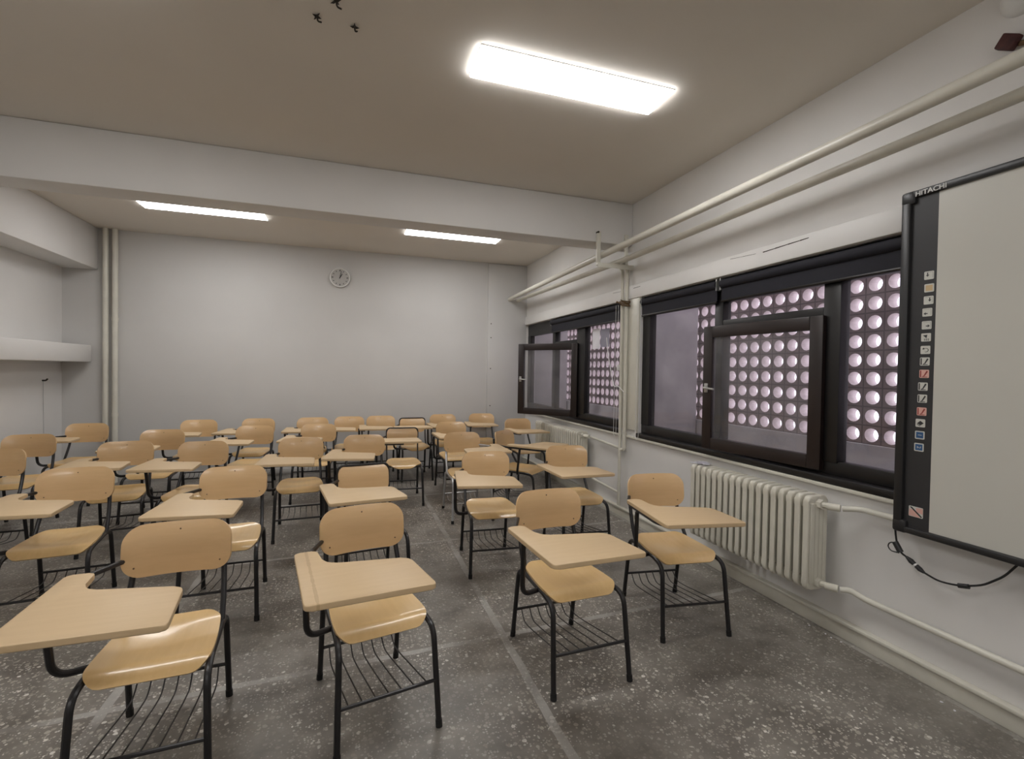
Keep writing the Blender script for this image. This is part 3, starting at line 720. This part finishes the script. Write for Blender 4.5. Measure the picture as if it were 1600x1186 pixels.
# lettering on the top frame
cu = bpy.data.curves.new('lettering', 'FONT'); cu.body = 'HITACHI'; cu.size = 0.0385; cu.extrude = 0.0008; cu.offset = 0.0008; cu.space_character = 1.0
to = bpy.data.objects.new('lettering', cu); COL.objects.link(to)
dg = bpy.context.evaluated_depsgraph_get(); me = bpy.data.meshes.new_from_object(to.evaluated_get(dg)); bpy.data.objects.remove(to)
lt = bpy.data.objects.new('lettering', me); COL.objects.link(lt); me.materials.clear(); me.materials.append(MT['silver_text']); lt.parent = bd
xs = [v.co.x for v in me.vertices]; wid = max(xs)-min(xs)
k = 0.128/wid
lt.matrix_local = Matrix.Translation((-0.0172, 1.628-YA, Z1-0.031-Z0)) @ Matrix(((0, 0, -1, 0), (-1, 0, 0, 0), (0, 1, 0, 0), (0, 0, 0, 1))) @ Matrix.Diagonal((k, 0.82, 1, 1))
# icon buttons
ICONS = [(1.568,1.982,'hand'),(1.566,1.922,'note'),(1.567,1.864,'down'),(1.571,1.807,'back'),(1.572,1.746,'next'),(1.573,1.688,'keys'),(1.574,1.628,'undo'),
         (1.575,1.573,'pen'),(1.576,1.514,'redpen'),(1.58,1.453,'pen'),(1.581,1.395,'pen'),(1.582,1.333,'redpen2'),(1.586,1.277,'eraser'),(1.587,1.219,'one'),(1.589,1.16,'two'),(1.594,0.845,'photo')]
def icon(y, z, kind):
    hy, hz = 0.0205, 0.0195
    big = kind == 'photo'
    if big: hy, hz = 0.031, 0.025
    mat = {'note': 'tile_white', 'redpen': 'tile_pink', 'redpen2': 'tile_pink'}.get(kind, 'tile_white')
    def at(a, b): return (y - a, z + b)          # a to the right in the picture, b up
    bm = B(); poly = round_poly([(-hy, -hz), (hy, -hz), (hy, hz), (-hy, hz)], 0.005, 4)
    def face(pts, x):
        vs = []
        for a, b in pts: yy, zz = at(a, b); vs.append(bm.verts.new((x-BX, yy-YA, zz-Z0)))
        bm.faces.new(vs)
    def slab(pts, x0, x1):
        lo = [bm.verts.new((x0-BX, at(a, b)[0]-YA, at(a, b)[1]-Z0)) for a, b in pts]; hi = [bm.verts.new((x1-BX, at(a, b)[0]-YA, at(a, b)[1]-Z0)) for a, b in pts]
        bm.faces.new(lo); bm.faces.new(hi[::-1])
        for i in range(len(pts)): bm.faces.new((lo[i], lo[(i+1) % len(pts)], hi[(i+1) % len(pts)], hi[i]))
    slab([(p[0], p[1]) for p in poly], BX-0.0008, BX+0.0004)
    ic = obj('icon_button', bm, mat, bd, smooth=0)
    bm = B(); X0, X1 = BX-0.0013, BX-0.0007; m2 = 'ink'
    def sl(*pts): slab(pts, X0, X1)
    def bar(a0, b0, a1, b1): sl((a0, b0), (a1, b0), (a1, b1), (a0, b1))
    if kind in ('pen', 'redpen', 'redpen2'):
        m2 = 'ink_red' if kind != 'pen' else 'ink'
        bar(-0.0175, -0.016, -0.0125, 0.016); bar(-0.009, -0.0165, 0.013, -0.0135)
        sl((-0.002, -0.009), (0.001, -0.013), (0.016, 0.011), (0.010, 0.015)); sl((-0.0065, -0.0135), (-0.001, -0.0125), (-0.004, -0.008))
    elif kind in ('hand', 'down', 'back', 'next'):
        ox, oy = {'hand': (-0.006, 0.004), 'down': (0.005, 0.003), 'back': (-0.007, -0.006), 'next': (0.006, -0.004)}[kind]
        if kind in ('hand', 'down'): bar(ox-0.0022, oy-0.002, ox+0.0022, oy+0.009); sl((ox-0.007, oy-0.001), (ox, oy-0.010), (ox+0.007, oy-0.001))
        else:
            sg = -1 if kind == 'back' else 1
            bar(min(ox, ox-sg*0.009), oy-0.0022, max(ox, ox-sg*0.009), oy+0.0022); sl((ox-sg*0.001, oy-0.007), (ox-sg*0.001, oy+0.007), (ox+sg*0.008, oy))
        for q in range(5): bar(-0.015+q*0.0065, 0.0135, -0.012+q*0.0065, 0.0148)
        for q in range(4): bar(0.0155, -0.012+q*0.0065, 0.0168, -0.009+q*0.0065)
    elif kind == 'note': m2 = 'tile_tan'; bar(-0.0145, -0.0135, 0.0145, 0.0135)
    elif kind == 'keys':
        sl((-0.013, 0.010), (0.002, -0.004), (0.006, 0.012))
        for q in range(3):
            for r_ in range(2): bar(-0.008+q*0.008, -0.015+r_*0.005, -0.003+q*0.008, -0.012+r_*0.005)
    elif kind == 'undo':
        pr = [(0.012*math.cos(a)+0.002, 0.010*math.sin(a)-0.001) for a in [(-1.9+i*0.42) for i in range(11)]]
        for (a, b), (c, d) in zip(pr, pr[1:]): sl((a, b), (c, d), (c*0.8, d*0.8), (a*0.8, b*0.8))
        sl((-0.014, 0.004), (-0.006, 0.012), (-0.004, 0.002))
    elif kind == 'eraser':
        sl((-0.014, -0.002), (0.001, -0.011), (0.015, 0.0), (0.0, 0.011)); sl((-0.014, -0.0045), (0.0, -0.0135), (0.0, -0.016), (-0.014, -0.008))
    elif kind in ('one', 'two'):
        m2 = 'tile_blue'; bar(-0.0155, -0.0145, 0.0155, 0.0145)
    else:
        m2 = 'tile_pink'; sl((-0.03, -0.022), (0.02, -0.024), (0.0, 0.006), (-0.028, 0.01)); sl((0.004, 0.0), (0.03, -0.005), (0.03, 0.022), (0.0, 0.02))
    obj('symbol', bm, m2, ic, smooth=0)
    if kind == 'photo':
        bm = B(); X0, X1 = BX-0.0017, BX-0.0011
        def sl(*pts): slab(pts, X0, X1)
        sl((-0.026, 0.020), (-0.018, 0.022), (0.028, -0.018), (0.024, -0.023)); obj('stylus_picture', bm, 'ink', ic, smooth=0)
    if kind in ('one', 'two'):
        c2 = bpy.data.curves.new('numeral', 'FONT'); c2.body = '1' if kind == 'one' else '2'; c2.size = 0.024; c2.extrude = 0.0003; c2.align_x = 'CENTER'; c2.align_y = 'CENTER'
        q = bpy.data.objects.new('numeral', c2); COL.objects.link(q); dg = bpy.context.evaluated_depsgraph_get()
        me = bpy.data.meshes.new_from_object(q.evaluated_get(dg)); bpy.data.objects.remove(q)
        nn = bpy.data.objects.new('numeral', me); COL.objects.link(nn); me.materials.clear(); me.materials.append(MT['tile_white']); nn.parent = ic
        # the strip's artwork lies on its side
        nn.matrix_local = Matrix.Translation((-0.0016, y-YA, z-Z0)) @ Matrix(((0, 0, -1, 0), (-1, 0, 0, 0), (0, 1, 0, 0), (0, 0, 0, 1))) @ Matrix.Rotation(math.radians(-90), 4, 'Z')
for y_, z_, k_ in ICONS: icon(y_, z_, k_)
# cable looping below the board
cb = thing('board_cable', 'black cable with connectors looping below the interactive board', 'cable', (2.64, 1.70, Z0))
def CP(L): return [(x-2.64, y-1.70, z-Z0) for x, y, z in L]
bm = B()
add_tube(bm, CP([(2.63,1.705,0.738),(2.63,1.70,0.69),(2.63,1.694,0.655),(2.63,1.67,0.612),(2.635,1.656,0.604),(2.64,1.621,0.579),(2.64,1.584,0.555),(2.64,1.516,0.537),(2.64,1.464,0.543),(2.64,1.416,0.555),(2.64,1.346,0.588),(2.635,1.272,0.658),(2.63,1.222,0.735)]), 0.0045, 8, 0.03)
add_tube(bm, CP([(2.62,1.694,0.660),(2.615,1.718,0.655),(2.615,1.728,0.632),(2.615,1.712,0.612),(2.62,1.676,0.614)]), 0.003, 8, 0.015)
obj('cord', bm, 'rubber', cb)
tube_obj('ferrite_core', 'brd_frame', CP([(2.625,1.70,0.662),(2.625,1.672,0.618)]), 0.014, cb, 12)
tube_obj('plug', 'brd_frame', CP([(2.637,1.653,0.602),(2.638,1.632,0.588),(2.64,1.615,0.576)]), [0.006, 0.013, 0.010], cb, 10)
tube_obj('white_collar', 'white', CP([(2.64,1.617,0.577),(2.64,1.609,0.572)]), 0.0105, cb, 10)
tube_obj('socket', 'brd_frame', CP([(2.64,1.609,0.572),(2.64,1.592,0.561),(2.64,1.574,0.552)]), [0.011, 0.012, 0.006], cb, 10)
tube_obj('ferrite_core', 'brd_frame', CP([(2.64,1.434,0.550),(2.64,1.396,0.561)]), 0.011, cb, 12)

# ================================================================== SMALL THINGS
ck = thing('wall_clock', 'round grey wall clock high on the back wall', 'clock', (-0.165, YB, 2.80))
def disc(bm, r0, r1, y0, y1, n=40):
    add_tube(bm, [(0, y0, 0), (0, y1, 0)], [r0, r1], n)
bm = B(); disc(bm, 0.146, 0.138, 0.0, -0.028); obj('case', bm, 'clock_rim', ck)
bm = B(); pts = [(0.132*math.cos(2*math.pi*i/40), -0.030, 0.132*math.sin(2*math.pi*i/40)) for i in range(40)]; add_tube(bm, pts, 0.0095, 8, closed=True); obj('bezel', bm, 'white', ck)
bm = B(); disc(bm, 0.125, 0.125, -0.026, -0.0285); obj('dial', bm, 'clock_face', ck)
bm = B()
for i in range(12):
    a = math.radians(30*i); c, s_ = math.sin(a), math.cos(a); r0, r1 = 0.090, (0.112 if i % 3 == 0 else 0.108); wv_ = 0.006 if i % 3 == 0 else 0.004
    for yy in (-0.0292,):
        vs = [bm.verts.new((c*r+q*s_*wv_, yy, s_*r-q*c*wv_)) for r, q in ((r0, -1), (r0, 1), (r1, 1), (r1, -1))]; bm.faces.new(vs)
obj('hour_marks', bm, 'ink', ck, smooth=0)
def hand(nm, ang, L, wd, y):
    bm = B(); a = math.radians(ang); u = Vector((math.sin(a), 0, math.cos(a))); v = Vector((math.cos(a), 0, -math.sin(a)))
    lo = [bm.verts.new(u*p + v*q + Vector((0, y, 0))) for p, q in ((-0.015, -wd), (-0.015, wd), (L, wd*0.7), (L, -wd*0.7))]
    hi = [bm.verts.new(x.co + Vector((0, -0.0012, 0))) for x in lo]
    bm.faces.new(lo); bm.faces.new(hi[::-1])
    for i in range(4): bm.faces.new((lo[i], lo[(i+1) % 4], hi[(i+1) % 4], hi[i]))
    obj(nm, bm, 'ink', ck, smooth=0)
hand('hour_hand', 31, 0.062, 0.006, -0.030); hand('minute_hand', 11, 0.098, 0.004, -0.032)
# paper lying on the radiator
bm = B(); nx, ny = 8, 8
gv = [[bm.verts.new((0.10*(i/nx-0.5)+0.006*math.sin(j*1.7), 0.17*(j/ny-0.5), 0.006*math.sin(i*1.3+j)+0.004*random.random()+(0.012 if j > 5 else 0)*(-(j-5)/3))) for j in range(ny+1)] for i in range(nx+1)]
for i in range(nx):
    for j in range(ny): bm.faces.new((gv[i][j], gv[i+1][j], gv[i+1][j+1], gv[i][j+1]))
r_ = bmesh.ops.solidify(bm, geom=bm.faces[:], thickness=0.002)
o = obj('crumpled_paper', bm, 'paper'); o.location = (2.575, 3.08, 0.810); tag(o, 'crumpled white paper lying on the far end of the near radiator', 'paper')
# crumbs of paper on the floor near the baseboard
scr = [(2.62, 2.16, 'white paper scrap on the floor under the near radiator, farthest of the row'), (2.625, 2.06, 'white paper scrap on the floor, second in the row under the radiator'),
       (2.62, 2.02, 'white paper scrap on the floor, third in the row under the radiator'), (2.63, 1.97, 'white paper scrap on the floor, fourth in the row, by the radiator pipe'),
       (2.60, 1.463, 'white paper scrap on the floor below the board cable, farther of two'), (2.59, 1.406, 'white paper scrap on the floor below the board cable, nearer of two')]
for x, y, lb in scr:
    bm = B(); rr = 0.006
    poly = [(rr*(0.6+0.7*random.random())*math.cos(a), rr*(0.6+0.7*random.random())*math.sin(a)) for a in [i*2*math.pi/7 for i in range(7)]]
    add_prism(bm, poly, 0, 0.003); o = obj('paper_scrap', bm, 'paper', smooth=0); o.location = (x, y, 0); tag(o, lb, 'paper scrap', 'paper scraps on the floor')
# notices taped to the far window
o = box_obj('taped_paper', 'paper', (0, -0.09, -0.12, 0.0015, 0.09, 0.12)); o.location = (2.7640, 5.165, 1.895); tag(o, 'white sheet taped to the near pane of the far window', 'paper')
o = box_obj('taped_film', 'brd_white', (0, -0.10, -0.105, 0.0015, 0.10, 0.105)); o.location = (2.7640, 4.955, 1.895); tag(o, 'grey sheet taped to the far window, right of the white sheet', 'paper')
MTg = plain('grey_film', (0.30, 0.29, 0.36), 0.5); o.data.materials[0] = MTg
# white cord hanging across the far window
wc = thing('white_cord', 'thin white cord hanging slack across the far window to the pier', 'cord', (2.69, 4.80, 1.88))
bm = B(); P0 = [(2.70,4.80,1.885),(2.695,4.75,1.69),(2.69,4.69,1.55),(2.66,4.575,1.385),(2.632,4.50,1.345),(2.628,4.42,1.36),(2.628,4.30,1.30)]
add_tube(bm, [(x-2.69, y-4.80, z-1.88) for x, y, z in P0], 0.0045, 8, 0.05); obj('cord_run', bm, 'white', wc)
bm = B(); add_box(bm, -0.035, -0.335, -0.36, -0.008, -0.30, -0.30, bev=0.004); obj('cord_clip', bm, 'white', wc)
# hook and string on the left wall
hk = thing('wall_hook', 'small dark hook with a thin string hanging on the left wall under the duct', 'hook', (XL, 7.05, 1.30))
tube_obj('hook_pin', 'dark', [(0, 0, 0), (0.035, 0, 0.0), (0.05, 0.0, 0.02)], 0.009, hk, 8, 0.01)
tube_obj('string', 'clock_rim', [(0.008, 0, 0), (0.008, 0.004, -0.3), (0.008, 0.01, -0.62)], 0.0025, hk, 6)
# nails in the back wall pier
for z, lb in ((2.24, 'nail in the back wall pier, uppermost'), (2.02, 'nail in the back wall pier, second from the top'), (1.53, 'nail in the back wall pier, third from the top'), (0.94, 'nail mark low on the back wall pier above the chairs')):
    bm = B(); add_tube(bm, [(0, 0, 0), (0, -0.012, 0)], 0.008, 8); o = obj('wall_nail', bm, 'dark'); o.location = (2.10, YB-0.035, z); tag(o, lb, 'nail', 'nails in the back wall pier')
